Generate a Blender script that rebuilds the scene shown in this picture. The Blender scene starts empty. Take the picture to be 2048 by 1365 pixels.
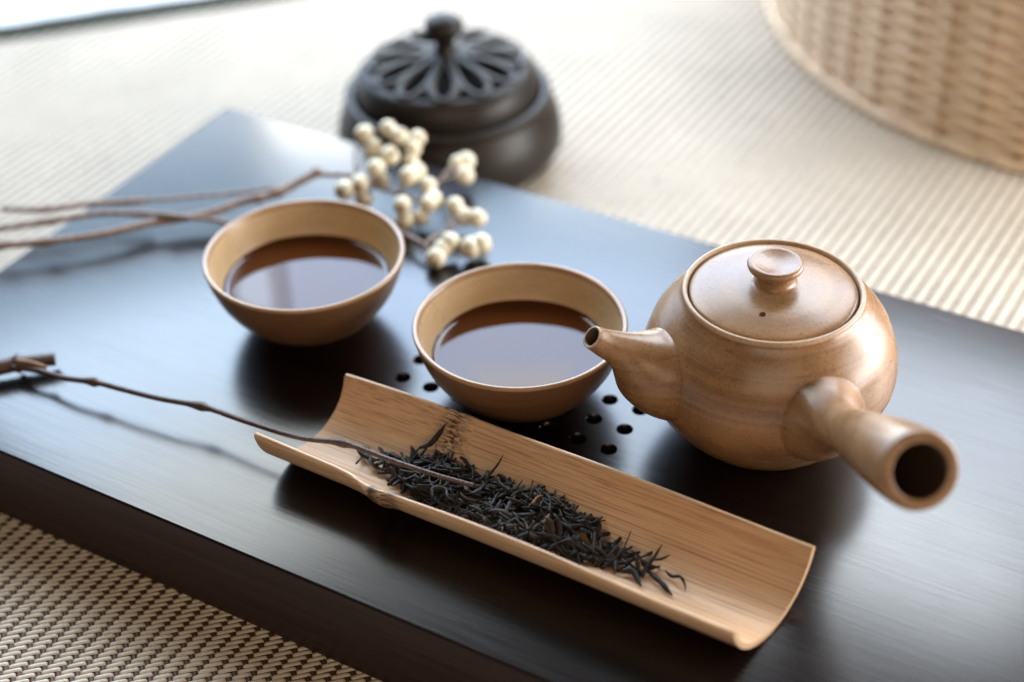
import bpy, bmesh, math, random
import numpy as np
from mathutils import Vector, Matrix
from math import sin, cos, pi, radians, sqrt

random.seed(7); rng = np.random.default_rng(7)
scene = bpy.context.scene
COL = scene.collection
TT = 0.037                      # height of the tray top above the mat

# ------------------------------------------------------------------ camera
cam_d = bpy.data.cameras.new("camera"); cam = bpy.data.objects.new("camera", cam_d); COL.objects.link(cam)
Rt = Vector((0.864303615843887, 0.5020141732870074, -0.03100047512773114))
Up = Vector((-0.2822908023132569, 0.5351777281794466, 0.7961763009472362))
Fw = Vector((-0.4162825513620769, 0.6793869067620076, -0.6042700293344284))
M = Matrix.Identity(4)
for r in range(3):
    M[r][0] = Rt[r]; M[r][1] = Up[r]; M[r][2] = -Fw[r]
M[0][3], M[1][3], M[2][3] = 0.258, -0.428, 0.439
cam.matrix_world = M
cam_d.sensor_width = 36; cam_d.lens = 58.55; cam_d.clip_start = 0.02; cam_d.clip_end = 60
cam_d.dof.use_dof = True; cam_d.dof.focus_distance = 0.583; cam_d.dof.aperture_fstop = 4.1
scene.camera = cam

# ------------------------------------------------------------------ window light and added fill lamps
world = bpy.data.worlds.new("World"); scene.world = world; world.use_nodes = True
bg = world.node_tree.nodes["Background"]
bg.inputs[0].default_value = (1.0, 0.89, 0.78, 1); bg.inputs[1].default_value = 0.05

def window_and_fill_light(name, az, dist, zc, w, h, radiance, col):
    """one upright area lamp, for window daylight and added fill alike, standing on a ring round the mat and facing the tray"""
    d = bpy.data.lights.new(name, 'AREA'); d.shape = 'RECTANGLE'; d.size = w; d.size_y = h
    d.energy = radiance * 8.3 * w * h; d.color = col
    o = bpy.data.objects.new(name, d); COL.objects.link(o)
    v = Vector((cos(radians(az)), sin(radians(az)), 0))
    o.location = v * dist + Vector((0, 0, zc))
    o.rotation_euler = v.to_track_quat('Z', 'Y').to_euler()
    return o
PANES = [  # azimuth, distance, bottom, top, radiance per channel: window daylight bands, plus added floor strips and right-hand panes
    (154, 0.74, 0.017, 0.172, (0.90, 1.10, 1.35)), (154, 0.74, 0.172, 0.361, (0.45, 0.68, 0.92)), (154, 0.74, 0.361, 0.645, (3.1, 4.0, 5.1)), (154, 0.74, 0.645, 1.033, (3.5, 3.7, 3.6)),  # lowest band: added floor strip to lighten the far mat, no window known
    (121, 0.74, 0.017, 0.172, (3.2, 3.2, 3.1)), (121, 0.74, 0.172, 0.361, (1.1, 1.5, 1.95)), (121, 0.74, 0.361, 0.645, (2.4, 3.2, 4.4)), (121, 0.74, 0.645, 1.033, (3.0, 3.5, 4.0)),  # lowest band again an added floor-level strip for the far mat
    (88, 0.86, 0.42, 0.75, (2.9, 3.3, 3.8)), (88, 0.86, 0.75, 1.20, (5.1, 5.5, 5.8)),
    (46, 0.62, 0.014, 0.159, (3.3, 3.4, 3.5)), (46, 0.62, 0.159, 0.361, (4.3, 4.5, 4.9)), (24, 0.62, 0.014, 0.159, (6.6, 6.5, 6.2)), (24, 0.62, 0.159, 0.361, (3.6, 3.4, 3.1))]  # unseen low lamps added at the right to brighten mat and basket
for az, D, z0, z1, rgb in PANES:
    L = max(rgb); window_and_fill_light("window_and_fill_light", az, D, (z0 + z1) / 2, 0.5 * D / 0.86, z1 - z0, L, tuple(c / L for c in rgb))
window_and_fill_light("room_fill_light", 301, 1.3, 0.9, 1.2, 0.9, 1.1, (1.0, 0.76, 0.54))  # added fill lamp behind the camera, in place of ambient light

scene.view_settings.view_transform = 'Standard'; scene.view_settings.look = 'None'
scene.view_settings.exposure = 0.15; scene.view_settings.gamma = 1
scene.render.engine = 'CYCLES'
scene.cycles.max_bounces = 8; scene.cycles.use_denoising = True
scene.cycles.caustics_reflective = False; scene.cycles.caustics_refractive = False

# ------------------------------------------------------------------ helpers
def lin(r, g, b):
    f = lambda c: (c / 255 / 12.92) if c / 255 <= 0.04045 else ((c / 255 + 0.055) / 1.055) ** 2.4
    return (f(r), f(g), f(b), 1)

def obj(name, verts, faces, mats=None, parent=None, smooth=True, midx=None):
    me = bpy.data.meshes.new(name); me.from_pydata([tuple(v) for v in verts], [], faces)
    if mats is not None:
        for m in (mats if isinstance(mats, (list, tuple)) else [mats]): me.materials.append(m)
    if midx is not None: me.polygons.foreach_set("material_index", midx)
    if smooth: me.polygons.foreach_set("use_smooth", [True] * len(me.polygons))
    me.update()
    o = bpy.data.objects.new(name, me); COL.objects.link(o)
    if parent: o.parent = parent
    return o

def quads_obj(name, V, Q, mat, parent=None, smooth=True):
    me = bpy.data.meshes.new(name); n = len(Q)
    me.vertices.add(len(V)); me.vertices.foreach_set("co", np.asarray(V, np.float32).ravel())
    me.loops.add(n * 4); me.loops.foreach_set("vertex_index", np.asarray(Q, np.int32).ravel())
    me.polygons.add(n); me.polygons.foreach_set("loop_start", np.arange(0, n * 4, 4, dtype=np.int32))
    me.polygons.foreach_set("loop_total", np.full(n, 4, np.int32))
    if smooth: me.polygons.foreach_set("use_smooth", np.ones(n, bool))
    me.materials.append(mat); me.update(calc_edges=True)
    o = bpy.data.objects.new(name, me); COL.objects.link(o)
    if parent: o.parent = parent
    return o

def tag(o, label=None, cat=None, group=None, kind=None):
    for k, v in (("label", label), ("category", cat), ("group", group), ("kind", kind)):
        if v: o[k] = v
    return o

def empty(name, loc, label, cat, group=None):
    o = bpy.data.objects.new(name, None); COL.objects.link(o); o.location = loc; o.empty_display_size = 0.01
    return tag(o, label, cat, group)

def lathe(prof, seg=96, closed=False, wob=None):
    """prof: (r, z) list; r == 0 gives a pole."""
    V, F, rings = [], [], []
    for (r, z) in prof:
        if r < 1e-7: rings.append([len(V)]); V.append((0, 0, z))
        else:
            ring = []
            for k in range(seg):
                a = 2 * pi * k / seg; rr = r + (wob(a, z) if wob else 0)
                ring.append(len(V)); V.append((rr * cos(a), rr * sin(a), z))
            rings.append(ring)
    pairs = list(zip(rings[:-1], rings[1:]))
    if closed: pairs.append((rings[-1], rings[0]))
    for A, B in pairs:
        if len(A) == 1 and len(B) == 1: continue
        for k in range(seg):
            k2 = (k + 1) % seg
            if len(A) == 1: F.append((A[0], B[k2], B[k]))
            elif len(B) == 1: F.append((A[k], A[k2], B[0]))
            else: F.append((A[k], A[k2], B[k2], B[k]))
    return V, F

def mm(prof, s=0.001): return [(r * s, z * s) for r, z in prof]

def catmull(P, n):
    P = [np.array(p, float) for p in P]; out = []
    P = [2 * P[0] - P[1]] + P + [2 * P[-1] - P[-2]]
    for i in range(1, len(P) - 2):
        for k in range(n):
            t = k / n; a, b, c, d = P[i - 1], P[i], P[i + 1], P[i + 2]
            out.append(0.5 * ((2 * b) + (c - a) * t + (2 * a - 5 * b + 4 * c - d) * t * t + (3 * b - a - 3 * c + d) * t ** 3))
    out.append(P[-2]); return out

def tube(path, rad, seg=10, caps=True, base=0, flat=None, twist=None):
    path = [Vector(p) for p in path]; n = len(path); V, F = [], []
    t0 = (path[1] - path[0]).normalized(); ref = Vector((0, 0, 1)) if abs(t0.z) < 0.9 else Vector((1, 0, 0))
    u = t0.cross(ref).normalized()
    for i in range(n):
        t = (path[min(i + 1, n - 1)] - path[max(i - 1, 0)]).normalized()
        u = (u - t * u.dot(t)).normalized(); w = t.cross(u)
        r = rad[i] if hasattr(rad, '__len__') else rad
        for k in range(seg):
            a = 2 * pi * k / seg; x, y = cos(a) * r, sin(a) * r
            if flat is not None: y *= flat
            if twist is not None:
                q = twist[i]; x, y = x * cos(q) - y * sin(q), x * sin(q) + y * cos(q)
            V.append(path[i] + u * x + w * y)
    for i in range(n - 1):
        for k in range(seg):
            k2 = (k + 1) % seg
            F.append((base + i * seg + k, base + i * seg + k2, base + (i + 1) * seg + k2, base + (i + 1) * seg + k))
    if caps:
        F.append(tuple(base + k for k in range(seg))[::-1]); F.append(tuple(base + (n - 1) * seg + k for k in range(seg)))
    return V, F

def cut(o, V, F):
    """boolean difference, baked into the mesh"""
    c = obj("cutter", V, F, None, None, False)
    for q in (c, o):
        bm = bmesh.new(); bm.from_mesh(q.data); bmesh.ops.recalc_face_normals(bm, faces=list(bm.faces)); bm.to_mesh(q.data); bm.free()
    m = o.modifiers.new("cut", 'BOOLEAN'); m.object = c; m.operation = 'DIFFERENCE'; m.solver = 'EXACT'
    bpy.context.view_layer.update()
    dg = bpy.context.evaluated_depsgraph_get()
    me = bpy.data.meshes.new_from_object(o.evaluated_get(dg)); o.modifiers.clear(); o.data = me
    cm = c.data; bpy.data.objects.remove(c); bpy.data.meshes.remove(cm)

def sharp(o, ang=35):
    me = o.data; bm = bmesh.new(); bm.from_mesh(me)
    for e in bm.edges:
        if len(e.link_faces) == 2 and e.calc_face_angle() > radians(ang): e.smooth = False
    for f in bm.faces: f.smooth = True
    bm.to_mesh(me); bm.free()

# ------------------------------------------------------------------ materials
class MB:
    def __init__(s, name):
        s.m = bpy.data.materials.new(name); s.m.use_nodes = True; s.nt = s.m.node_tree
        s.b = s.nt.nodes["Principled BSDF"]; s.tc = None
    def n(s, t, **kw):
        x = s.nt.nodes.new(t)
        for k, v in kw.items():
            if k.startswith("i_"): x.inputs[k[2:].replace("_", " ")].default_value = v
            else: setattr(x, k, v)
        return x
    def l(s, a, b): s.nt.links.new(a, b)
    def coord(s, scale=(1, 1, 1), out="Object", rot=(0, 0, 0)):
        if s.tc is None: s.tc = s.n("ShaderNodeTexCoord")
        mp = s.n("ShaderNodeMapping"); mp.inputs["Scale"].default_value = scale; mp.inputs["Rotation"].default_value = rot
        s.l(s.tc.outputs[out], mp.inputs[0]); return mp.outputs[0]
    def noise(s, vec, scale, detail=4, rough=0.55):
        x = s.n("ShaderNodeTexNoise"); x.inputs["Scale"].default_value = scale; x.inputs["Detail"].default_value = detail
        x.inputs["Roughness"].default_value = rough; s.l(vec, x.inputs["Vector"]); return x.outputs["Fac"]
    def ramp(s, fac, stops):
        x = s.n("ShaderNodeValToRGB"); e = x.color_ramp.elements
        while len(e) < len(stops): e.new(0.5)
        for i, (p, c) in enumerate(stops): e[i].position = p; e[i].color = c if len(c) == 4 else (*c, 1)
        s.l(fac, x.inputs[0]); return x.outputs[0]
    def mix(s, fac, a, b, mode='MIX'):
        x = s.n("ShaderNodeMix", data_type='RGBA', blend_type=mode)
        if isinstance(fac, (int, float)): x.inputs[0].default_value = fac
        else: s.l(fac, x.inputs[0])
        for i, v in ((6, a), (7, b)):
            if isinstance(v, tuple): x.inputs[i].default_value = v if len(v) == 4 else (*v, 1)
            else: s.l(v, x.inputs[i])
        return x.outputs[2]
    def math(s, op, a, b=None):
        x = s.n("ShaderNodeMath", operation=op)
        for i, v in ((0, a), (1, b)):
            if v is None: continue
            if isinstance(v, (int, float)): x.inputs[i].default_value = v
            else: s.l(v, x.inputs[i])
        return x.outputs[0]
    def maprange(s, v, a, b, c, d):
        x = s.n("ShaderNodeMapRange"); s.l(v, x.inputs[0])
        for i, q in enumerate((a, b, c, d)): x.inputs[i + 1].default_value = q
        return x.outputs[0]
    def bump(s, h, strength=0.3, dist=0.0005):
        x = s.n("ShaderNodeBump"); x.inputs["Strength"].default_value = strength; x.inputs["Distance"].default_value = dist
        s.l(h, x.inputs["Height"]); s.l(x.outputs[0], s.b.inputs["Normal"])
    def set(s, **kw):
        for k, v in kw.items():
            i = s.b.inputs[k.replace("_", " ")]
            if hasattr(v, "is_output") or isinstance(v, bpy.types.NodeSocket): s.l(v, i)
            else: i.default_value = v
        return s.m

def mat_plain(name, col, rough=0.5, **kw):
    b = MB(name); return b.set(Base_Color=col if len(col) == 4 else (*col, 1), Roughness=rough, **kw)

def mat_tray(side=False):
    b = MB("dark_lacquered_wood")
    g = b.noise(b.coord((14, 420, 420)), 1.0, 5, 0.6)
    g2 = b.noise(b.coord((30, 900, 900)), 1.0, 3, 0.6)
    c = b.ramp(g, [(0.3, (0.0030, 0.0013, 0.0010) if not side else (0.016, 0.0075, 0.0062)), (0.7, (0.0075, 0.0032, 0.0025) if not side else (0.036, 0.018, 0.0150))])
    sm = b.noise(b.coord((9, 12, 12)), 1.0, 4, 0.6)
    r = b.math('ADD', b.maprange(g2, 0.3, 0.7, 0.0, 0.05), b.maprange(sm, 0.3, 0.7, 0.19, 0.245))
    b.bump(b.math('ADD', b.math('MULTIPLY', g, 0.6), g2), 0.10, 0.0002)
    return b.set(Base_Color=c, Roughness=r, IOR=1.55)

def mat_stoneware(name, c1, c2, rough, spec=0.5, ring=900, ringamp=0.35, speck=True, coat=0.0):
    b = MB(name); co = b.coord()
    big = b.noise(co, 55, 5, 0.6); fine = b.noise(co, 1500, 3, 0.6)
    wv = b.noise(b.coord((12, 12, ring)), 1.0, 3, 0.6)
    f = b.math('ADD', b.math('MULTIPLY', big, 0.65), b.math('MULTIPLY', wv, ringamp))
    c = b.ramp(f, [(0.30, c1), (0.68, c2)])
    if speck:
        sp = b.noise(co, 1500, 3, 0.6)
        k = b.ramp(sp, [(0.34, (0.45, 0.42, 0.40)), (0.44, (1, 1, 1)), (0.62, (1, 1, 1)), (0.72, (1.35, 1.3, 1.2))])
        c = b.mix(0.85, c, k, 'MULTIPLY')
    b.bump(b.math('ADD', b.math('MULTIPLY', wv, 1.2), fine), 0.16, 0.0003)
    rr = b.maprange(big, 0.3, 0.7, rough - 0.05, rough + 0.07)
    return b.set(Base_Color=c, Roughness=rr, Specular_IOR_Level=spec, Coat_Weight=coat, Coat_Roughness=0.12)

def mat_bamboo(name, outer=False):
    b = MB(name); tc = b.n("ShaderNodeTexCoord"); b.tc = tc
    a = b.noise(b.coord((22, 2400, 2400)), 1.0, 3, 0.6)
    a2 = b.noise(b.coord((16, 3600, 3600)), 1.0, 2, 0.5)
    big = b.noise(b.coord((10, 60, 60)), 1.0, 4, 0.5)
    c = b.ramp(big, [(0.3, (0.47, 0.295, 0.165)), (0.7, (0.58, 0.385, 0.235))])
    st = b.ramp(a, [(0.36, lin(150, 104, 66)), (0.5, (1, 1, 1, 1)), (1, (1, 1, 1, 1))])
    c = b.mix(0.62, c, st, 'MULTIPLY')
    st2 = b.ramp(a2, [(0.33, lin(110, 72, 46)), (0.42, (1, 1, 1, 1)), (1, (1, 1, 1, 1))])
    # the fibres break up into dark dashes round the node
    sx = b.n("ShaderNodeSeparateXYZ"); b.l(tc.outputs["Object"], sx.inputs[0])
    wob = b.math('MULTIPLY', b.math('SUBTRACT', b.noise(b.coord((20, 300, 300)), 1.0, 2), 0.5), 0.012)
    dx = b.math('ABSOLUTE', b.math('ADD', b.math('SUBTRACT', sx.outputs[0], 0.052), wob))
    near = b.maprange(dx, 0.002, 0.012, 1.0, 0.22)
    c = b.mix(near, c, b.mix(1.0, c, st2, 'MULTIPLY'))
    dash = b.noise(b.coord((300, 2000, 2000)), 1.0, 2, 0.5)
    dk = b.math('MULTIPLY', b.maprange(dash, 0.47, 0.52, 0, 1), b.maprange(dx, 0.001, 0.008, 1.0, 0.0))
    c = b.mix(b.math('MULTIPLY', dk, 0.95), c, lin(54, 32, 20))
    if outer:
        w1 = b.math('ABSOLUTE', b.math('ADD', b.math('SUBTRACT', sx.outputs[0], 0.0478), b.math('MULTIPLY', wob, 0.25)))
        w2 = b.math('ABSOLUTE', b.math('ADD', b.math('SUBTRACT', sx.outputs[0], 0.0560), b.math('MULTIPLY', wob, 0.35)))
        c = b.mix(b.maprange(w1, 0.0005, 0.0016, 0.85, 0.0), c, lin(58, 38, 26))
        c = b.mix(b.maprange(w2, 0.0003, 0.0020, 0.5, 0.0), c, lin(92, 60, 38))
    b.bump(b.math('ADD', a, b.math('MULTIPLY', a2, 0.5)), 0.18, 0.0002)
    return b.set(Base_Color=c, Roughness=0.42, Specular_IOR_Level=0.45)

def mat_bark(name, c1, c2, rough=0.6):
    b = MB(name); co = b.coord()
    f = b.noise(co, 420, 5, 0.65); g = b.noise(co, 1700, 3, 0.6)
    c = b.ramp(f, [(0.32, c1), (0.66, c2)])
    b.bump(b.math('ADD', f, g), 0.45, 0.0006)
    return b.set(Base_Color=c, Roughness=rough)

def mat_fibre(name, c1, c2, rough, scale=700, spec=0.5):
    b = MB(name); co = b.coord()
    f = b.noise(co, scale, 3, 0.6); g = b.noise(co, 22, 4, 0.6); h = b.noise(co, 3500, 2, 0.6)
    c = b.ramp(b.math('ADD', b.math('MULTIPLY', f, 0.6), b.math('MULTIPLY', g, 0.4)), [(0.33, c1), (0.66, c2)])
    b.bump(h, 0.12, 0.0001)
    return b.set(Base_Color=c, Roughness=rough, Specular_IOR_Level=spec)

M_tray = mat_tray()
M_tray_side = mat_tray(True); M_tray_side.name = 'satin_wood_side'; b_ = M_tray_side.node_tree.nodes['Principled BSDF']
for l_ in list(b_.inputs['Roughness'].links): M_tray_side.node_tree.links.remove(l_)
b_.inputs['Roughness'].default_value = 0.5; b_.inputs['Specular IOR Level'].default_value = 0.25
M_cup = mat_stoneware("brown_stoneware", (0.075, 0.034, 0.016, 1), (0.150, 0.076, 0.038, 1), 0.42, 0.4, 650, 0.7)
M_glaze = mat_stoneware("tan_glaze", lin(164, 136, 100), lin(188, 160, 122), 0.28, 0.5, 420, 0.3, False)
M_lip = mat_stoneware("pale_lip_glaze", lin(140, 108, 78), lin(160, 128, 96), 0.2, 0.5, 200, 0.2, False)
M_pot = mat_stoneware("glossy_brown_clay", (0.125, 0.058, 0.026, 1), (0.270, 0.150, 0.072, 1), 0.26, 0.42, 800, 0.5, True, 0.0)
M_potpale = mat_stoneware("pale_bare_clay", lin(150, 118, 88), lin(176, 146, 114), 0.4, 0.5, 300, 0.3, True)
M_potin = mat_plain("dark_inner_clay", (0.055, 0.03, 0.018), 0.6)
M_tea = mat_plain("brewed_tea", (0.060, 0.016, 0.0035), 0.02, IOR=1.34)
M_bamboo = mat_bamboo("bamboo"); M_bamboo_skin = mat_bamboo("bamboo_skin", True)
M_bark = mat_bark("brown_twig_bark", lin(92, 72, 60), lin(146, 122, 106), 0.5)
M_pick = mat_bark("dark_twig_bark", lin(46, 30, 24), lin(84, 58, 46), 0.42)
M_cutwood = mat_bark("split_wood", lin(104, 76, 50), lin(138, 104, 74), 0.7)
M_berry = mat_fibre("cream_berry_skin", lin(190, 178, 150), lin(216, 206, 182), 0.42, 160)
M_calyx = mat_plain("berry_tip", lin(120, 88, 56), 0.7)
M_leaf = [mat_fibre("black_tea_leaf", (0.007, 0.0066, 0.006, 1), (0.022, 0.0195, 0.0175, 1), 0.50, 900, 0.22),
          mat_fibre("brown_tea_leaf", (0.014, 0.009, 0.006, 1), (0.036, 0.023, 0.015, 1), 0.52, 900, 0.22),
          mat_fibre("golden_tea_tip", lin(104, 70, 42), lin(140, 102, 66), 0.55, 900, 0.4)]
M_weft = mat_fibre("straw_weft", (0.47, 0.405, 0.32, 1), (0.65, 0.575, 0.47, 1), 0.42, 260, 0.6)
M_warp = mat_fibre("brown_warp", lin(70, 44, 25), lin(92, 60, 36), 0.55, 500, 0.4)
M_bind = mat_fibre("olive_binding_cloth", lin(40, 40, 32), lin(54, 53, 43), 0.9, 900, 0.2)
M_floor = mat_plain("pale_floor", lin(226, 226, 228), 0.5)
M_bronze = mat_fibre("dark_bronze", lin(28, 23, 19), lin(42, 35, 29), 0.40, 120, 0.22)
M_cavity_shade = mat_plain("cavity_shade_black", (0.005, 0.0045, 0.004), 0.95, Specular_IOR_Level=0.1)  # near-black stands in for shade inside the burner, under the pierced lid
M_wicker = mat_fibre("wicker_straw", (0.48, 0.34, 0.215, 1), (0.68, 0.51, 0.36, 1), 0.55, 90, 0.4)
M_stake = mat_fibre("wicker_stake", lin(140, 108, 76), lin(170, 136, 102), 0.6, 120, 0.35)

# ------------------------------------------------------------------ setting: floor and woven mat
floor = obj("floor", [(-6, -6, -0.006), (6, -6, -0.006), (6, 6, -0.006), (-6, 6, -0.006)], [(0, 1, 2, 3)], M_floor, None, False)
tag(floor, kind="structure")

A1 = radians(46.0); e1 = np.array([cos(A1), sin(A1)]); e2 = np.array([sin(A1), -cos(A1)])
PC, PS = 0.0022, 0.00205                                      # warp column and weft strand spacing
a0, a1, b0, b1 = -0.34, 0.52, -0.4476, 0.30
def mat_world(a, b, z): 
    a, b, z = np.broadcast_arrays(a, b, z)
    return np.stack([a * e1[0] + b * e2[0], a * e1[1] + b * e2[1], z], -1)
mat_root = empty("woven_mat", (0, 0, 0), "pale straw twill-woven floor mat spread under the dark tray", "mat")
B4 = mat_world(np.array([a0, a1, a1, a0, a0, a1, a1, a0]), np.array([b0, b0, b1, b1, b0, b0, b1, b1]), np.array([-0.0007] * 4 + [-0.0058] * 4))
obj("backing", B4, [(3, 2, 1, 0), (4, 5, 6, 7), (0, 1, 5, 4), (1, 2, 6, 5), (2, 3, 7, 6), (3, 0, 4, 7)], M_warp, mat_root, False)
# warp cords run along e2
ni = int((a1 - a0) / PC); ii = np.arange(ni); ac = a0 + (ii + 0.5) * PC
offs = np.array([-0.00095, -0.0005, 0.0005, 0.00095]); zo = np.array([-0.00045, 0.0, 0.0, -0.00045])
V = np.stack([mat_world(ac[:, None] + offs, np.full((ni, 4), bb), np.broadcast_to(zo, (ni, 4))) for bb in (b0, b1)], 1).reshape(-1, 3)
Q = []
for i in range(ni):
    for k in range(3): Q.append((i * 8 + k, i * 8 + 4 + k, i * 8 + 5 + k, i * 8 + 1 + k))
tag(quads_obj("warp_cords", V, Q, M_warp, mat_root), kind="stuff")
# weft floats: over three warps, under one
nj = int((b1 - b0) / PS); J, I = [], []
for j in range(nj):
    i0 = (3 - j) % 4
    I.append(np.arange(i0 - 4, ni, 4)); J.append(np.full(len(I[-1]), j))
I = np.concatenate(I).astype(float); J = np.concatenate(J).astype(float)
aa = a0 + (I + 0.5) * PC; bb = b0 + (J + 0.5) * PS
ok = (aa > a0 - PC) & (aa + 4 * PC < a1)
cx_ = (aa + 2 * PC) * e1[0] + bb * e2[0]; cy_ = (aa + 2 * PC) * e1[1] + bb * e2[1]
under = (np.abs(cx_) < 0.24 - 0.008) & (np.abs(cy_) < 0.1242 - 0.008)
ok &= ~under
aa, bb = aa[ok], bb[ok]; n = len(aa)
lu = np.array([0.46, 0.60, 0.90, 1.5, 2.5, 3.10, 3.40, 3.54]) * PC
lz = np.array([-0.00035, 0.0002, 0.00042, 0.0005, 0.0005, 0.00042, 0.0002, -0.00035])
wo = np.array([-0.00096, -0.00055, 0.0, 0.00055, 0.00096]); wz = np.array([-0.00042, -0.0001, 0.0, -0.0001, -0.00042])
jz = rng.normal(0, 0.00004, n); jb = rng.normal(0, 0.00005, n); sk = rng.normal(0, 0.02, n)
Aw = aa[:, None, None] + lu[None, :, None] + 0 * wo[None, None, :]
Bw = bb[:, None, None] + jb[:, None, None] + wo[None, None, :] + sk[:, None, None] * (lu - 2 * PC)[None, :, None]
Zw = lz[None, :, None] + wz[None, None, :] + jz[:, None, None]
V = mat_world(Aw, Bw, Zw).reshape(-1, 3)
loc = []
for p in range(7):
    for k in range(4): loc.append((p * 5 + k, (p + 1) * 5 + k, (p + 1) * 5 + k + 1, p * 5 + k + 1))
Q = (np.arange(n)[:, None, None] * 40 + np.array(loc)[None]).reshape(-1, 4)
tag(quads_obj("weft_strands", V, Q[:, ::-1], M_weft, mat_root), kind="stuff")
# cloth binding along the far edge
bw = 0.025; bp = [(b0 - bw, -0.0058), (b0 - bw, -0.0012), (b0 - bw + 0.001, 0.0002), (b0 - bw / 2, 0.0009), (b0 - 0.001, 0.0006), (b0 + 0.0006, 0.0001), (b0 + 0.0006, -0.0058)]
V, F = [], []; NA = 120
for i in range(NA + 1):
    a = a0 + (a1 - a0) * i / NA; w = 0.0009 * sin(a * 61) + 0.0005 * sin(a * 173 + 1)
    for (b, z) in bp:
        p = mat_world(a, b + (w if b < b0 - bw / 2 else w * 0.4), z); V.append(tuple(p))
    if i:
        o_ = i * 7
        for k in range(6): F.append((o_ - 7 + k, o_ - 7 + k + 1, o_ + k + 1, o_ + k))
obj("edge_binding", V, F, M_bind, mat_root)

# ------------------------------------------------------------------ tea tray
TX, TY = 0.24, 0.1243
bm = bmesh.new(); bmesh.ops.create_cube(bm, size=1)
for v in bm.verts: v.co = Vector((v.co.x * 2 * TX, v.co.y * 2 * TY, (v.co.z + 0.5) * (TT - 0.0008) + 0.0008))
bmesh.ops.bevel(bm, geom=list(bm.edges), offset=0.0011, segments=3, profile=0.5, affect='EDGES')
me = bpy.data.meshes.new("tea_tray"); bm.to_mesh(me); bm.free(); me.materials.append(M_tray)
tray = bpy.data.objects.new("tea_tray", me); COL.objects.link(tray)
tag(tray, "dark brown lacquered tea tray with small drain holes, holding the whole tea set", "tray")
V, F = [], []
for cx in range(8):
    for ry in range(3):
        hx, hy = -0.0448 + 0.0129 * cx, -0.0162 + 0.0128 * ry
        v, f = lathe([(0, TT + 0.002), (0.0046, TT + 0.002), (0.0033, TT + 0.0001), (0.0030, TT - 0.0002), (0.0026, TT - 0.0009), (0.00255, TT - 0.024), (0, TT - 0.024)], 28)
        bs = len(V); V += [(x + hx, y + hy, z) for x, y, z in v]; F += [tuple(bs + q for q in t) for t in f]
cut(tray, V, F)
sharp(tray, 40)
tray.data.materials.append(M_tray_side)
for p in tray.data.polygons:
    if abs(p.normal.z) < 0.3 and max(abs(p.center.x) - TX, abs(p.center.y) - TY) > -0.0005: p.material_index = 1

# ------------------------------------------------------------------ tea cups
def make_cup(loc, label):
    root = empty("tea_cup", loc, label, "cup", "stoneware tea cups on the tray")
    wob = lambda a, z: 0.00018 * sin(2 * a + 1) + 0.00010 * sin(z * 2300 + 1.5 * sin(a)) * sin(z * 610 + 2)
    out = [(0, 0.6), (14.5, 0.6), (15.2, 0.0), (17.4, 0.0), (18.3, 0.8), (20.5, 2.2), (23.6, 4.1), (26.9, 6.7), (30.2, 10.3), (33.0, 14.2), (35.4, 18.3),
           (37.2, 22.6), (38.6, 26.8), (39.5, 30.2), (39.95, 32.0)]
    V, F = lathe(mm(out), 128, wob=wob); obj("bowl", V, F, M_cup, root)
    lip = [(39.95, 31.8), (40.05, 32.4), (39.75, 32.95), (39.1, 33.15), (38.3, 32.95), (37.8, 32.3), (37.5, 31.2)]
    V, F = lathe(mm(lip), 128, wob=lambda a, z: 0.00018 * sin(2 * a + 1)); obj("lip", V, F, M_lip, root)
    inn = [(37.5, 31.2), (36.9, 29.4), (36.1, 26.8), (34.9, 22.8), (33.1, 18.6), (30.6, 14.4), (27.0, 10.2), (22.0, 6.8), (15, 4.6), (8, 3.7), (0, 3.4)]
    V, F = lathe(mm(inn), 128, wob=lambda a, z: 0.00018 * sin(2 * a + 1) * (z / 0.032)); obj("glazed_inside", V, F, M_glaze, root)
    return root
C1, C2 = (-0.0987, -0.0015, TT), (0.0006, -0.0019, TT)
make_cup(C1, "tea cup beside the berry twigs, farther from the brown teapot")
make_cup(C2, "tea cup standing over the drain holes under the teapot spout")
def make_tea(loc, label):
    prof = [(0, 3.6), (8, 3.9), (15, 4.8), (22, 7.0), (26.9, 10.3), (30.5, 14.5), (32.5, 17.6), (33.2, 18.6), (33.6, 19.8), (33.25, 19.25), (32.75, 18.85), (32.0, 18.58), (31.1, 18.5), (20, 18.5), (10, 18.5), (0, 18.5)]
    V, F = lathe(mm(prof), 128)
    return tag(obj("tea", V, F, M_tea), label, "tea", "tea poured in the cups") , loc
for loc, lab in ((C1, "amber brown tea filling the cup beside the berry twigs"), (C2, "amber brown tea filling the cup under the teapot spout")):
    o, l = make_tea(loc, lab); o.location = l

# ------------------------------------------------------------------ teapot
PX, PY = 0.0902, 0.0215
pot = empty("teapot", (PX, PY, TT), "glossy brown clay side-handled teapot with a lid and short spout", "teapot")
body = [(0, 1.0), (20, 1.0), (21, 0.0), (23.2, 0.0), (24.6, 0.8), (28.6, 4), (32.8, 8), (36.4, 12), (39.4, 16), (41.8, 20), (43.7, 24), (45.0, 28), (45.5, 31.5),
        (45.3, 35), (44.6, 39.5), (43.4, 44), (41.6, 48.5), (39.2, 52.5), (36.6, 55.8), (34.2, 58.2), (32.6, 59.8), (31.9, 60.9), (31.7, 61.6)]
V, F = lathe(mm(body), 160, wob=lambda a, z: 0.00007 * sin(z * 2100) + 0.00012 * sin(2 * a)); obj("body", V, F, M_pot, pot)
ring = [(31.7, 61.6), (31.75, 62.6), (31.45, 63.1), (30.9, 63.3), (30.35, 63.1), (30.0, 62.6), (29.8, 61.2), (29.6, 57.0), (28.0, 56.5), (30.5, 55.5)]
V, F = lathe(mm(ring), 160); obj("rim", V, F, M_potpale, pot)
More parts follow.
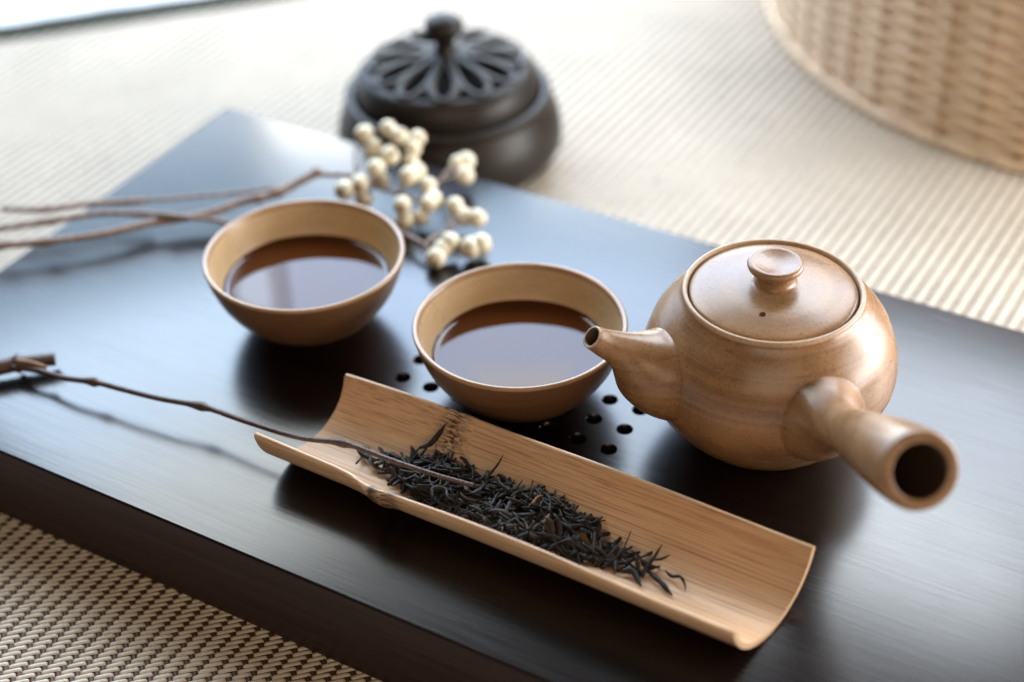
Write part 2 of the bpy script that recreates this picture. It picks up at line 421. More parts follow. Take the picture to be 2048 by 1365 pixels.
# spout
az = radians(-131); ex, ey = cos(az), sin(az)
sp = [(27, 31, 15.6), (35, 34.5, 16.4), (41.5, 38.6, 16.1), (46.6, 42.3, 14.3), (50.4, 46.0, 11.4), (54.4, 49.9, 8.1), (58.7, 53.5, 6.0), (63.6, 57.1, 4.85), (67.0, 60.0, 4.2), (67.5, 60.45, 4.1)]
res = catmull([(d * ex / 1000, d * ey / 1000, z / 1000, r / 1000) for d, z, r in sp], 5)
tipd = (Vector(res[-1][:3]) - Vector(res[-6][:3])).normalized()
tip = Vector(res[-1][:3])
path = [Vector(q[:3]) for q in res] + [tip + tipd * 0.0004, tip + tipd * 0.0004, tip, tip - tipd * 0.003, tip - tipd * 0.016]
rads = [q[3] for q in res] + [0.0039, 0.0034, 0.00305, 0.0029, 0.0028]
def loft(path, rads, seg, dirs=None, cap_end=True):
    V, F = [], []; n = len(path)
    for i in range(n):
        if dirs: t = dirs[i]
        else: t = (path[min(i + 1, n - 1)] - path[max(i - 1, 0)]).normalized()
        u = t.cross(Vector((0, 0, 1))).normalized(); w = u.cross(t)
        for k in range(seg):
            a = 2 * pi * k / seg; V.append(path[i] + (u * cos(a) + w * sin(a)) * rads[i])
        if i:
            for k in range(seg):
                k2 = (k + 1) % seg; F.append(((i - 1) * seg + k, (i - 1) * seg + k2, i * seg + k2, i * seg + k))
    if cap_end: F.append(tuple((n - 1) * seg + k for k in range(seg)))
    return V, F
nr = len(res); dirs = []
for i in range(len(path)):
    if i < nr - 1: dirs.append((path[min(i + 1, nr - 1)] - path[max(i - 1, 0)]).normalized())
    else: dirs.append(tipd)
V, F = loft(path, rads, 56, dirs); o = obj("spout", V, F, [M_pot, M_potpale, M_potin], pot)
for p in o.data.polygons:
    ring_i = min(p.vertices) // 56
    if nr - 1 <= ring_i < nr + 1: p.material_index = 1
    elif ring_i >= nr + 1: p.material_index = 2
# handle
ha = Vector((0.5808, -0.6650, 0.4695)).normalized(); hend = Vector((0.1707 - PX, -0.0634 - PY, 0.0788))
hp = [(89, 16.8), (85, 15.6), (81, 13.6), (77, 11.3), (72, 9.2), (66, 8.0), (59, 7.8), (51, 8.5), (43, 9.4), (34, 10.35), (26, 11.1), (18, 11.75), (10, 12.15), (4, 12.2), (1.2, 12.1), (0.3, 11.8), (0, 11.4),
      (0, 8.9), (0.4, 8.45), (1.5, 8.3), (20, 7.8), (40, 6.5)]
V, F = loft([hend - ha * (s / 1000) for s, r in hp], [r / 1000 for s, r in hp], 72, [ha] * len(hp))
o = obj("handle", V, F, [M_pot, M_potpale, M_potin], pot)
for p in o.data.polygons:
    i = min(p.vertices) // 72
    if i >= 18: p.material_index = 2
sharp(o, 60)
# lid, vent and knob
lidp = [(0, 59.0), (25, 59.0), (28.4, 60.0), (29.3, 61.0), (29.35, 61.8), (28.9, 62.45), (27.8, 62.9), (25.8, 63.5), (22, 64.5), (17, 65.5), (12, 66.15), (8.2, 66.5), (0, 66.6)]
V, F = lathe(mm(lidp), 160); lid = obj("lid", V, F, M_pot, pot)
v, f = lathe([(0, 0.070), (0.00115, 0.070), (0.00115, 0.0605), (0, 0.0605)], 20)
bpy.context.view_layer.update(); cut(lid, [(x + 0.0035 + PX, y - 0.0182 + PY, z + TT) for x, y, z in v], f)
lid.parent = pot; sharp(lid, 50)
knob = [(8.6, 66.2), (7.6, 66.7), (7.0, 67.4), (6.9, 69.0), (7.3, 70.3), (8.4, 71.4), (9.4, 72.4), (9.75, 73.3), (9.7, 74.1), (9.2, 74.8), (8.4, 75.0), (7.2, 74.7), (5, 74.1), (2.5, 73.75), (0, 73.65)]
V, F = lathe(mm(knob), 96); obj("knob", V, F, M_pot, lid)

# ------------------------------------------------------------------ bamboo scoop
SX0, SY0, SX1, SY1 = -0.0535, -0.0677, 0.1335, -0.0709
slen = sqrt((SX1 - SX0) ** 2 + (SY1 - SY0) ** 2); sang = math.atan2(SY1 - SY0, SX1 - SX0)
NODE = 0.052
def scoop_surface(u, q, inner):
    """u 0..1 along, q -1..1 across; local x along the scoop, y across, z up from the tray"""
    x0 = u * slen
    hf = float(np.interp(x0, [0, .034, .041, .048, .056, .08, .12, .155, .187], [.0222, .0220, .0226, .0246, .0246, .0239, .0236, .0241, .0248]))
    hb = float(np.interp(x0, [0, .026, .047, .06, .09, .13, .165, .187], [.0228, .0244, .0253, .0252, .0248, .0240, .0240, .0237]))
    hw = hb if q > 0 else hf
    hw = hw * abs(q) + (hf + hb) / 2 * (1 - abs(q))
    tm = 2 * math.atan(0.0192 / hw); th = q * tm; R = hw / sin(tm)
    x = u * slen
    g = math.exp(-((x - NODE) / 0.0032) ** 2); gr = math.exp(-((x - NODE + 0.0042) / 0.0011) ** 2)
    if inner: r = R - 0.0020 - 0.0007 * g
    else: r = R + 0.0010 * g - 0.0005 * gr
    y = r * sin(th); z = R - r * cos(th) + 0.0002
    skew = -0.12 * (1 - u) * 0 
    x += y * ((0.20 * (1 - u)) + 0.13 * u)
    edge = abs(q) ** 6
    z += edge * (0.0006 * sin(x * 55 + (1 if q > 0 else 2.4)) - 0.0010 * g)
    return (x, y, z)
NU, NQ = 110, 34; V, F = [], []
rows = []
for i in range(NU + 1):
    u = i / NU; row = []
    us = u
    ring_pts = [scoop_surface(us, -1 + 2 * k / NQ, True) for k in range(NQ + 1)]
    outp = [scoop_surface(us, 1 - 2 * k / NQ, False) for k in range(NQ + 1)]
    # rounded rim between the inner and outer wall
    def rim(pa, pb, up):
        a, b = Vector(pa), Vector(pb); m = (a + b) / 2; d = (b - a) / 2; 
        return [m + d * -0.7 + up * 0.7 * d.length, m + up * d.length, m + d * 0.7 + up * 0.7 * d.length]
    th1 = radians(79)
    up_b = Vector((0, cos(th1), sin(th1))); up_f = Vector((0, -cos(th1), sin(th1)))
    pts = ring_pts + rim(ring_pts[-1], outp[0], up_b) + outp + rim(outp[-1], ring_pts[0], up_f)
    row = []
    for p in pts: row.append(len(V)); V.append(tuple(p))
    rows.append(row)
L_ = len(rows[0])
for i in range(NU):
    for k in range(L_):
        k2 = (k + 1) % L_; F.append((rows[i][k], rows[i + 1][k], rows[i + 1][k2], rows[i][k2]))
for row, flip in ((rows[0], False), (rows[-1], True)):   # end grain
    for k in range(NQ):
        a, b, c, d = row[k], row[k + 1], row[NQ + 1 + 3 + NQ - k - 1], row[NQ + 1 + 3 + NQ - k]
        F.append((a, b, c, d) if not flip else (d, c, b, a))
    r1 = row[NQ + 1:NQ + 4]; r2 = row[-3:]
    f1 = (row[NQ], *r1, row[NQ + 4]); f2 = (row[2 * NQ + 4], *r2, row[0])
    F.append(f1 if not flip else f1[::-1]); F.append(f2 if not flip else f2[::-1])
scoop = obj("bamboo_scoop", V, F, [M_bamboo, M_bamboo_skin])
for i, p in enumerate(scoop.data.polygons[:NU * L_]):
    if NQ < i % L_ : p.material_index = 1
scoop.location = (SX0, SY0, TT); scoop.rotation_euler = (0, 0, sang); sharp(scoop, 50)
tag(scoop, "split bamboo tea scoop, open half tube holding dark dry tea leaves", "tea scoop")

# ------------------------------------------------------------------ dry tea leaves
def leaf_mesh(name, length, width, curl, seed, mat, flat=0.55):
    r = random.Random(seed); n = 12; pts = []; p = Vector((0, 0, 0)); yaw = r.uniform(-curl, curl) * -0.8; pit = r.uniform(-0.25, 0.25)
    dy = r.uniform(-curl, curl) * 2.2 / n; dp = r.uniform(-0.5, 0.5) / n; k2 = r.uniform(-1, 1) * curl * 3 / n
    for i in range(n):
        pts.append(p.copy()); f = i / n
        yaw += dy + k2 * sin(f * 6.3 + r.uniform(0, 1)); pit += dp
        p += Vector((cos(yaw) * cos(pit), sin(yaw) * cos(pit), sin(pit))) * (length / n)
    c = sum(pts, Vector()) / n; pts = [q - c for q in pts]
    rad, tw = [], []; t0 = r.uniform(0, 3); tr = r.uniform(-4.5, 4.5)
    for i in range(n):
        f = i / (n - 1); e = min(1, 0.62 + f * 3) * min(1, 0.5 + (1 - f) * 2.6)
        rad.append(width * 0.5 * e * r.uniform(0.78, 1.18)); tw.append(t0 + tr * f)
    V, F = tube(pts, rad, 7, True, 0, flat, tw)
    me = bpy.data.meshes.new(name); me.from_pydata([tuple(v) for v in V], [], F); me.materials.append(mat)
    me.polygons.foreach_set("use_smooth", [True] * len(me.polygons)); me.update(); return me
leaf_meshes = [leaf_mesh("tea_leaf", random.uniform(0.0085, 0.0180), random.uniform(0.0009, 0.0022), random.uniform(0.3, 1.7), s, M_leaf[0 if s % 4 else 1], random.uniform(0.35, 0.75)) for s in range(26)]
gold_mesh = [leaf_mesh("tea_leaf", 0.009, 0.0012, 1.0, 901, M_leaf[2]), leaf_mesh("tea_leaf", 0.0075, 0.0013, 0.7, 902, M_leaf[2])]
SK = [-0.032, -0.02, -0.008, 0.004, 0.02, 0.045, 0.058, 0.068, 0.08, 0.092, 0.100]
SW = [0.0014, 0.0030, 0.0072, 0.0098, 0.0108, 0.0128, 0.0104, 0.0050, 0.0028, 0.0018, 0.0012]
SH = [0.0012, 0.0035, 0.0066, 0.0080, 0.0074, 0.0092, 0.0064, 0.0036, 0.0018, 0.0010, 0.0006]
SC = [-0.0655, -0.0655, -0.0655, -0.0668, -0.0690, -0.0692, -0.0690, -0.0684, -0.0676, -0.0680, -0.0700]
def floor_z(x, y):
    yc = SY0 + (SY1 - SY0) * (x - SX0) / (SX1 - SX0); t = min(0.0205, abs(y - yc)); return 0.0236 - sqrt(0.0212 ** 2 - t * t) + 0.0002 if t < 0.0211 else 0.02
def pile_h(x, y):
    w = np.interp(x, SK, SW); h = np.interp(x, SK, SH); c = np.interp(x, SK, SC)
    return h * max(0, 1 - ((y - c) / w) ** 2) ** 0.75
def pile_pt():
    while True:
        x = random.uniform(-0.031, 0.087); w = np.interp(x, SK, SW)
        if random.random() < (w / 0.014) ** 1.35: break
    y = np.interp(x, SK, SC) + w * 0.93 * sqrt(random.random()) * random.choice((-1, 1)) * 1.0
    return x, y
def leaf_matrix(x, y, lev, yaw, lift=0.0007):
    d = 0.002; z = TT + floor_z(x, y) + pile_h(x, y) * lev + lift
    f = lambda X, Y: floor_z(X, Y) + pile_h(X, Y) * lev
    ux, uy = cos(yaw), sin(yaw)
    sl = max(-0.9, min(0.9, (f(x + ux * d, y + uy * d) - f(x - ux * d, y - uy * d)) / (2 * d))); sl += random.gauss(0, 0.075)
    X = Vector((ux, uy, sl)).normalized(); Yv = Vector((0, 0, 1)).cross(X).normalized(); Z = X.cross(Yv)
    q = random.uniform(-0.6, 0.6); Y2 = Yv * cos(q) + Z * sin(q); Z2 = X.cross(Y2)
    m = Matrix.Identity(4)
    for k in range(3): m[k][0], m[k][1], m[k][2] = X[k], Y2[k], Z2[k]
    m.translation = (x, y, z); return m
GL = "dried tea leaves heaped in the bamboo scoop"
LL = "thin dark twisted dry tea leaf in the heap in the bamboo scoop"
def put_leaf(me, m, label=LL, group=GL):
    o = bpy.data.objects.new("tea_leaf", me); COL.objects.link(o); o.matrix_world = m; return tag(o, label, "tea leaf", group)
V, F = [], []
for k in range(240):                                            # the buried core of the heap
    x, y = pile_pt(); m = leaf_matrix(x, y, random.uniform(0.05, 0.72), random.gauss(-0.2, 0.9)); me = random.choice(leaf_meshes)
    bs = len(V); V += [tuple(m @ v.co) for v in me.vertices]; F += [tuple(bs + q for q in p.vertices) for p in me.polygons]
tag(obj("tea_leaf_heap", V, F, M_leaf[0]), "dark mass of dry tea leaves buried inside the heap in the scoop", "tea leaves", None, "stuff")
for k in range(286):
    x, y = pile_pt(); me = random.choice(leaf_meshes)
    where = "beside and under the pick twig's tip" if x < 0.02 else ("in the thick middle of the heap" if x < 0.064 else "in the thin tapering end of the heap")
    put_leaf(me, leaf_matrix(x, y, random.uniform(0.72, 1.04), random.gauss(-0.25, 0.8)), "%s twisted dry tea leaf %s" % ("black" if me.materials[0] == M_leaf[0] else "brownish", where))
# leaves that stand apart from the heap
def free_leaf(pts, w, label, mat=0, flat=0.7, taper=True):
    P = catmull(pts, 4); n = len(P)
    rad = [w * 0.5 * (min(1, 0.45 + 3 * i / n) * min(1, 0.3 + 2.6 * (1 - i / (n - 1))) if taper else 1) * random.uniform(0.85, 1.15) for i in range(n)]
    V, F = tube(P, rad, 7, True, 0, flat, [0.4 + 1.5 * i / n for i in range(n)])
    return tag(obj("tea_leaf", V, F, M_leaf[mat]), label, "tea leaf")
def on_floor(x, y, h=0.0008): return (x, y, TT + floor_z(x, y) + h)
free_leaf([on_floor(0.0925, -0.0660, .001), on_floor(0.0955, -0.0672, .0008), on_floor(0.0985, -0.0672, .0022), on_floor(0.1012, -0.0690, .0016), on_floor(0.1024, -0.0712)], 0.0011, "small wavy tea leaf lying alone past the thin end of the heap")
free_leaf([on_floor(0.0880, -0.0688), on_floor(0.0925, -0.0712, .0014), on_floor(0.0965, -0.0732, .001), on_floor(0.0995, -0.0752)], 0.0021, "thick straight tea leaf nearest the scoop's front wall at the thin end of the heap")
free_leaf([on_floor(0.0872, -0.0722), on_floor(0.0868, -0.0690, .002), on_floor(0.0880, -0.0650, .004), on_floor(0.0892, -0.0618, .0065)], 0.0015, "tall tea leaf standing up like a stalk at the thin end of the heap")
free_leaf([on_floor(0.0878, -0.0655, .003), on_floor(0.0905, -0.0648, .004), on_floor(0.0930, -0.0632, .0052)], 0.0009, "short tea leaf branching off the upright stalk at the thin end")
free_leaf([on_floor(0.0800, -0.0735, .0012), on_floor(0.0830, -0.0718, .0018), on_floor(0.0862, -0.0738, .001), on_floor(0.0888, -0.0765)], 0.0024, "broad bent tea leaf lying crosswise below the upright stalk")
free_leaf([on_floor(0.0222, -0.0650, .008), on_floor(0.0218, -0.0615, .0088), on_floor(0.0235, -0.0585, .0105), on_floor(0.0248, -0.0560, .0125)], 0.0010, "thin tea leaf sprig standing upright just past the tip of the pick twig")
free_leaf([on_floor(-0.0330, -0.0640, .0012), on_floor(-0.0300, -0.0652, .0014), on_floor(-0.0262, -0.0662, .002), on_floor(-0.0215, -0.0665, .003)], 0.0019, "straight tea leaf poking out at the end of the heap under the twig")
free_leaf([on_floor(-0.0090, -0.0590, .0062), on_floor(-0.0060, -0.0560, .0055), on_floor(-0.0038, -0.0530, .0062), on_floor(-0.0022, -0.0512, .0075)], 0.0020, "pointed tea leaf leaning up the scoop's back wall near the bamboo node")
free_leaf([on_floor(0.0100, -0.0800, .0060), on_floor(0.0080, -0.0760, .0085), on_floor(0.0120, -0.0745, .0092), on_floor(0.0150, -0.0780, .0085), on_floor(0.0175, -0.0775, .008)], 0.0017, "grey S-curved tea leaf on the front slope of the heap")
for k, (x, y, yaw, lab) in enumerate(((0.0500, -0.0702, 1.2, "golden brown tea leaf bud upright near the middle of the dark heap"), (0.0425, -0.0640, 1.9, "pale golden tea leaf tip near the crest of the dark heap"))):
    o = bpy.data.objects.new("tea_leaf", gold_mesh[k]); COL.objects.link(o); o.matrix_world = leaf_matrix(x, y, 1.12, yaw); tag(o, lab, "tea leaf")

# ------------------------------------------------------------------ twig used as a tea pick
def twig_mesh(pts, r0, r1, nodes=(), seg=10, sub=6, node_amp=0.75, jitter=0.0):
    P = catmull(pts, sub); n = len(P); R_ = []
    for i in range(n):
        f = i / (n - 1); r = r0 + (r1 - r0) * f
        for c in nodes:
            d = i - c * sub
            r *= 1 + node_amp * (math.exp(-(d / (0.24 * sub)) ** 2) if d <= 0 else math.exp(-(d / (0.10 * sub)) ** 2))
        R_.append(r * (1 + random.uniform(-jitter, jitter)))
    return tube(P, R_, seg)
pick = empty("tea_pick_twig", (-0.178, -0.0888, TT), "thin brown knotted twig reaching from the tray's edge into the tea leaves", "twig")
def par(o, root): o.parent = root; o.matrix_parent_inverse = Matrix.Translation(root.location).inverted(); return o
pk = [[-0.1800, -0.0886, 0.0428], [-0.1686, -0.0862, 0.0435], [-0.1541, -0.086, 0.045], [-0.1406, -0.0837, 0.0465], [-0.1287, -0.0829, 0.0472], [-0.1104, -0.0811, 0.048], [-0.0925, -0.078, 0.0488],
      [-0.0701, -0.0782, 0.05], [-0.048, -0.0773, 0.051], [-0.0306, -0.0737, 0.0525], [-0.0119, -0.0729, 0.052], [0.006, -0.0716, 0.0515], [0.0204, -0.0691, 0.0505]]
V, F = twig_mesh(pk, 0.00125, 0.00088, (3, 6, 9), 12, 10, 0.75, 0.02); par(obj("shoot", V, F, M_pick), pick)
V, F = twig_mesh([[-0.2000, -0.1085, 0.0415], [-0.1900, -0.0962, 0.0418], [-0.1845, -0.0900, 0.0420], [-0.1800, -0.0850, 0.0421], [-0.1750, -0.0803, 0.0418], [-0.1700, -0.0752, 0.0412]], 0.0034, 0.0026, (3,), 14, 6, 0.42, 0.05)
par(obj("old_stem", V, F, M_pick), pick)
V, F = twig_mesh([[-0.1790, -0.0868, 0.0450], [-0.1730, -0.0853, 0.0452], [-0.1662, -0.0836, 0.0442]], 0.0011, 0.0009, (), 8, 4, 0, 0.05)
par(obj("split_splinter", V, F, M_cutwood), pick)

# ------------------------------------------------------------------ berry branches behind the cup
L1 = [[-0.2613, -0.0084, 0.0462], [-0.243, 0.0006, 0.0464], [-0.2295, 0.0131, 0.0462], [-0.2185, 0.0206, 0.046], [-0.2096, 0.0271, 0.0458], [-0.1972, 0.0363, 0.0455], [-0.176, 0.0524, 0.0455], [-0.1619, 0.0636, 0.0465], [-0.1545, 0.0715, 0.0475]]
t1 = empty("bare_twig", L1[0], "thinnest bare brown twig of the bundle, lying highest over the tray corner", "twig", "dry twigs bundled at the tray's left end")
V, F = twig_mesh(L1[:5], 0.0012, 0.0016, (1,), 8, 5, 0.3, 0.05); par(obj("thick_end", V, F, M_bark), t1)
V, F = twig_mesh(L1[4:], 0.0009, 0.0007, (2,), 8, 5, 0.3, 0.05); par(obj("thin_shoot", V, F, M_bark), t1)
def berry_data(seed):
    r = random.Random(seed); ph = [r.uniform(0, 6.28) for _ in range(6)]; am = r.uniform(0.5, 1.3)
    prof = [(0, -4.35), (1.0, -4.25), (2.2, -3.8), (3.3, -2.9), (4.05, -1.5), (4.3, 0), (4.1, 1.5), (3.4, 2.8), (2.3, 3.75), (1.3, 4.15), (0.9, 4.12), (0.75, 4.55), (0.3, 4.35), (0, 4.3)]
    V, F = lathe(mm(prof), 28)
    W = []
    for x, y, z in V:
        a = math.atan2(y, x); k = 1 + am * (0.022 * sin(2 * a + ph[0]) + 0.018 * sin(3 * a + ph[1] + z * 500) + 0.014 * sin(5 * a + ph[2] - z * 700) + 0.02 * sin(z * 900 + ph[3]))
        W.append((x * k, y * k, z * (1 + 0.02 * sin(a + ph[4]))))
    me = bpy.data.meshes.new("berry"); me.from_pydata(W, [], F); me.materials.append(M_berry); me.materials.append(M_calyx)
    for p in me.polygons:
        p.use_smooth = True
        if min((V[v][2]) for v in p.vertices) > 0.00405: p.material_index = 1
    me.update(); return me
berry_mes = [berry_data(k) for k in range(6)]
def branch(name, label, stems, berries):
    root = empty(name, stems[0][0][0], label, "berry branch", "dry twigs bundled at the tray's left end")
    allp = []
    for pts, r0, r1, nodes in stems:
        V, F = twig_mesh(pts, r0, r1, nodes, 10, 5, 0.4, 0.06); par(obj("stem", V, F, M_bark), root)
        allp += [Vector(q) for q in catmull(pts, 5)]
    for (x, y, z, hub) in berries:
        p = Vector((x, y, z)); h = Vector(hub)
        o = bpy.data.objects.new("berry", random.choice(berry_mes)); COL.objects.link(o)
        d = (h - p).normalized()
        q = (-d + Vector((random.uniform(-.4, .4), random.uniform(-.4, .4), random.uniform(-.2, .6)))).normalized()
        s = random.uniform(0.86, 1.10)
        o.matrix_world = Matrix.LocRotScale(p, q.to_track_quat('Z', 'Y'), Vector((s, s, s * random.uniform(0.92, 1.05))))
        o.parent = root; o.matrix_parent_inverse = Matrix.Translation(root.location).inverted()
        mid = (p + h) / 2 + Vector((random.uniform(-.002, .002), random.uniform(-.002, .002), 0.0015))
        V, F = tube(catmull([h, mid, p + d * 0.0035], 4), 0.00045, 6)
        pd = obj("pedicel", V, F, M_bark); pd.parent = o; pd.matrix_parent_inverse = (root.matrix_world if False else Matrix.LocRotScale(p, q.to_track_quat('Z', 'Y'), Vector((s, s, 1)))).inverted()
        bpy.context.view_layer.update(); pd.matrix_parent_inverse = o.matrix_world.inverted()
    return root
L3 = [[-0.2591, -0.04, 0.0448], [-0.2435, -0.0288, 0.0446], [-0.2285, -0.0171, 0.0442], [-0.2117, -0.0009, 0.0436], [-0.1984, 0.0167, 0.0432], [-0.1921, 0.0227, 0.0430], [-0.1781, 0.0368, 0.0438], [-0.1716, 0.0467, 0.045], [-0.1648, 0.0526, 0.046], [-0.1588, 0.0596, 0.047], [-0.1539, 0.0684, 0.049], [-0.1500, 0.0775, 0.0504]]
L3b = [[-0.1512, 0.0760, 0.0500], [-0.1454, 0.0777, 0.0498], [-0.1358, 0.0816, 0.0498], [-0.1317, 0.0828, 0.0498], [-0.1189, 0.0803, 0.0488], [-0.1094, 0.0819, 0.0478], [-0.099, 0.0813, 0.047]]
hA, hB, hC, hD = (-0.1335, 0.0825, 0.0502), (-0.1189, 0.0805, 0.0490), (-0.1094, 0.0819, 0.0480), (-0.0995, 0.0813, 0.0470)
HT = (-0.1255, 0.0965, 0.0530)
bA = [(-0.139, 0.0997, 0.061, hA), (-0.1305, 0.1059, 0.063, HT), (-0.1233, 0.1041, 0.062, HT), (-0.1176, 0.1102, 0.059, HT), (-0.1165, 0.1043, 0.057, HT), (-0.1335, 0.0979, 0.056, hA), (-0.1232, 0.0954, 0.056, HT),
      (-0.1153, 0.1006, 0.053, HT), (-0.1242, 0.0858, 0.054, hB), (-0.122, 0.0859, 0.0485, hB), (-0.1089, 0.095, 0.052, hC), (-0.109, 0.0893, 0.0525, hC), (-0.0998, 0.0903, 0.05, hD), (-0.1327, 0.0729, 0.048, hA),
      (-0.1281, 0.078, 0.0495, hA), (-0.1253, 0.0763, 0.0435, hB), (-0.1026, 0.0735, 0.0485, hC), (-0.1013, 0.0724, 0.0418, hC), (-0.0925, 0.0787, 0.049, hD), (-0.0956, 0.0768, 0.0425, hD), (-0.0931, 0.0834, 0.048, hD),
      (-0.1009, 0.1168, 0.047, (-0.1005, 0.1015, 0.0470)), (-0.0984, 0.12, 0.047, (-0.1005, 0.1015, 0.0470)), (-0.0942, 0.1118, 0.045, (-0.1000, 0.1000, 0.0468))]
branch("berry_branch", "branch with the larger cluster of cream dried berries, ending in front of the incense burner",
       [(L3, 0.0016, 0.0020, (1, 2, 8, 9, 11)), (L3b, 0.0013, 0.0010, (3, 5)), ([hB, (-0.1235, 0.089, 0.0515), HT], 0.0008, 0.0006, ()), ([hD, (-0.1000, 0.092, 0.0472), (-0.1003, 0.1020, 0.0470)], 0.0007, 0.0005, ())], bA)
L2 = [[-0.2669, -0.0297, 0.0432], [-0.2538, -0.0183, 0.044], [-0.2358, -0.0026, 0.0446], [-0.2218, 0.011, 0.0446], [-0.2035, 0.0195, 0.0448], [-0.192, 0.0227, 0.0455], [-0.174, 0.0316, 0.0436], [-0.1659, 0.0335, 0.0425], [-0.1395, 0.0472, 0.0412], [-0.116, 0.0593, 0.0408], [-0.0972, 0.0625, 0.042], [-0.0827, 0.0592, 0.0425]]
h1, h2 = (-0.0790, 0.0720, 0.0430), (-0.0760, 0.0590, 0.0425)
bB = [(-0.0833, 0.0857, 0.047, h1), (-0.0778, 0.0838, 0.044, h1), (-0.0715, 0.085, 0.0445, h1), (-0.0718, 0.0632, 0.0445, h2), (-0.0634, 0.0658, 0.043, h2), (-0.0606, 0.0694, 0.0435, h2), (-0.0737, 0.0542, 0.0416, h2), (-0.0736, 0.0592, 0.043, h2)]
branch("berry_branch", "branch with few cream dried berries, passing behind the farther cup",
       [(L2, 0.0014, 0.0012, (2, 4, 5)), ([L2[-1], (-0.0815, 0.066, 0.0428), h1], 0.0010, 0.0007, (1,)), ([L2[-1], (-0.0800, 0.0578, 0.0424), h2], 0.0010, 0.0007, ())], bB)

# ------------------------------------------------------------------ incense burner
BX, BY = -0.1480, 0.1830
bur = empty("incense_burner", (BX, BY, 0.0004), "dark bronze round incense burner with pierced lotus lid behind the tray", "incense burner")
bw_ = [(0, 1.5), (37, 1.5), (38, 0), (42.5, 0), (44, 1.2), (49.5, 4.2), (54, 8.6), (56.1, 14), (56.2, 20), (55.2, 26), (53.2, 31.5), (50.8, 35.4), (50.2, 37.0), (51.0, 38.6), (51.2, 40.2), (50.6, 41.2), (47.4, 41.6), (46.2, 41.0), (45.9, 38), (44, 34), (40, 24), (30, 12), (0, 9)]
V, F = lathe(mm(bw_), 128); o = obj("bowl", V, F, [M_bronze, M_cavity_shade], bur)
for p in o.data.polygons:
    if min(p.vertices) // 128 >= 19 : p.material_index = 1
lp = [(45.4, 38.0), (45.5, 42.0), (45.2, 46.5), (43.9, 50.3), (41.8, 53.0), (39.6, 54.6), (38.0, 54.9), (37.2, 54.2), (37.4, 52.5), (41, 49), (43.0, 45), (43.4, 38.0)]
V, F = lathe(mm(lp), 128, closed=True); blid = obj("lid", V, F, M_bronze, bur)
V, F = lathe(mm([(0, 36.5), (43.3, 36.5), (43.3, 38.5), (0, 38.5)]), 64); obj("cavity_shade_disc", V, F, M_cavity_shade, bur)  # black disc puts the shade under the lid slots
kp = [(0, 57.5), (7.5, 57.8), (7.8, 59.4), (6.0, 61.2), (4.9, 63.5), (4.6, 66), (5.4, 68.6), (8.4, 71.4), (9.7, 74.2), (9.3, 77.0), (7.2, 79.4), (3.8, 81.0), (0, 81.5)]
V, F = lathe(mm(kp), 64); obj("knob", V, F, M_bronze, blid)
NP = 12
def dome(r): return 0.0598 - 0.0052 * (r / 0.0385) ** 2 + (0.0010 if r < 0.012 else 0)
def petal():
    pts = []; N = 34
    for k in range(N):
        t = 2 * pi * k / N; r = 0.0222 - 0.0157 * cos(t); wv_ = 0.0080 * sin(t) * (0.30 + 0.70 * ((r - 0.0065) / 0.0314) ** 0.8)
        pts.append(Vector((r, wv_, dome(r))))
    V, F = [], []; seg = 8
    for k in range(N):
        t = (pts[(k + 1) % N] - pts[k - 1]).normalized(); u = t.cross(Vector((0, 0, 1))).normalized(); w = u.cross(t)
        for q in range(seg):
            a = 2 * pi * q / seg; V.append(pts[k] + u * cos(a) * 0.0023 + w * sin(a) * 0.0013)
    for k in range(N):
        k2 = (k + 1) % N
        for q in range(seg): F.append((k * seg + q, k2 * seg + q, k2 * seg + (q + 1) % seg, k * seg + (q + 1) % seg))
    return V, F
V, F = petal(); pet = obj("petal", V, F, M_bronze, blid)
for k in range(1, NP):
    c = pet.copy(); COL.objects.link(c); c.parent = blid; c.rotation_euler = (0, 0, 2 * pi * k / NP)

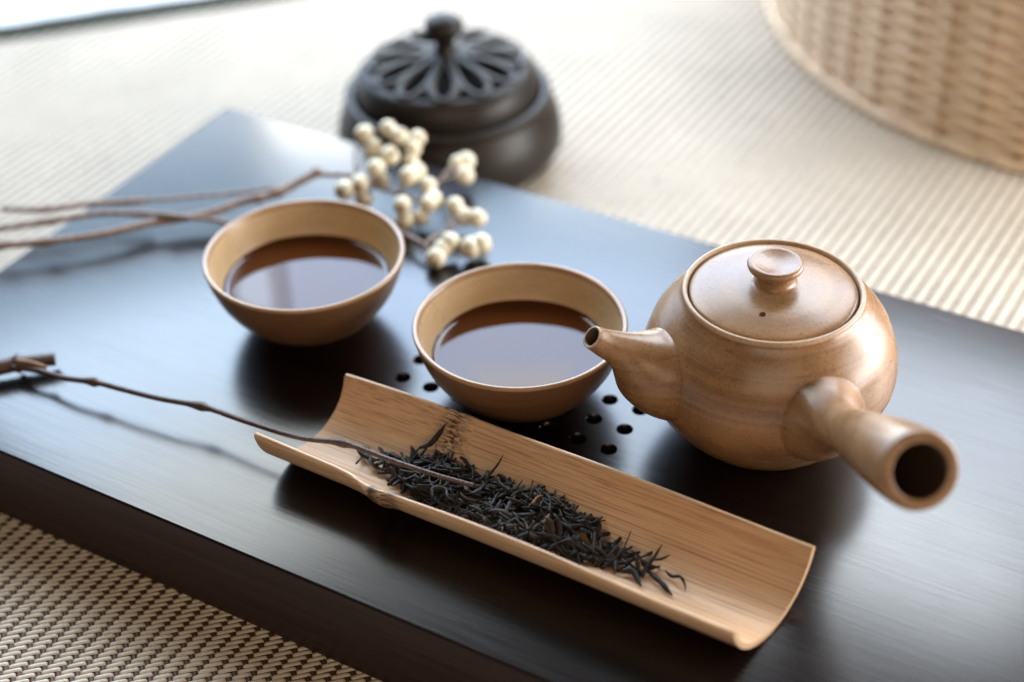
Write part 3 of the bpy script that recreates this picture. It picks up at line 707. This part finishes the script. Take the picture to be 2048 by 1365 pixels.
# ------------------------------------------------------------------ wicker basket
KX, KY, KR, KH = 0.1164, 0.5152, 0.2130, 0.118
bas = empty("wicker_basket", (KX, KY, 0), "large round tan wicker basket at the back corner of the mat", "basket")
NS = 64; NSEG = NS * 4
def weaver(par_):
    V, F = [], []; cs = [(-0.0010, -0.0019), (0.0008, -0.0022), (0.0012, 0), (0.0008, 0.0022), (-0.0010, 0.0019), (-0.0014, 0)]
    for k in range(NSEG):
        a = 2 * pi * k / NSEG; r = KR + par_ * 0.0010 * sin(a * NS / 2) + 0.0003 * sin(a * 7 + par_)
        dz = 0.0005 * sin(a * 5 + par_) + 0.0004 * sin(a * 13)
        for (x, z) in cs: V.append(((r + x) * cos(a), (r + x) * sin(a), z + dz))
    for k in range(NSEG):
        k2 = (k + 1) % NSEG
        for q in range(6): F.append((k * 6 + q, k2 * 6 + q, k2 * 6 + (q + 1) % 6, k * 6 + (q + 1) % 6))
    return V, F
protos = []
for s in (1, -1):
    V, F = weaver(s); protos.append(obj("weaver", V, F, M_wicker, bas))
nz = 0; z = 0.0095
while z < KH - 0.004:
    if nz < 2: o = protos[nz]
    else: o = protos[nz % 2].copy(); COL.objects.link(o); o.parent = bas
    o.location = (0, 0, z); o.rotation_euler = (0, 0, 0); z += 0.0042; nz += 1
V, F = tube([(KR, 0, 0.0005), (KR, 0, 0.05), (KR, 0, 0.1), (KR, 0, KH)], 0.0019, 8); st = obj("stake", V, F, M_stake, bas)
for k in range(NS):
    a = 2 * pi * (k + 0.5) / NS * 1.0
    c = st if k == 0 else st.copy()
    if k: COL.objects.link(c); c.parent = bas
    c.rotation_euler = (0, 0, a)
for zz in (0.0035, KH):
    V, F = [], []; N = 240
    for k in range(N):
        a = 2 * pi * k / N
        for q in range(8):
            b = 2 * pi * q / 8; rr = 0.0042 + 0.0007 * sin(a * 60 + b); V.append(((KR + rr * cos(b)) * cos(a), (KR + rr * cos(b)) * sin(a), zz + rr * 0.85 * sin(b)))
    for k in range(N):
        k2 = (k + 1) % N
        for q in range(8): F.append((k * 8 + q, k2 * 8 + q, k2 * 8 + (q + 1) % 8, k * 8 + (q + 1) % 8))
    obj("border", V, F, M_wicker, bas)
V, F = lathe([(0, 0.002), (KR - 0.004, 0.002), (KR - 0.004, 0.006), (0, 0.006)], 96); obj("base", V, F, M_stake, bas)
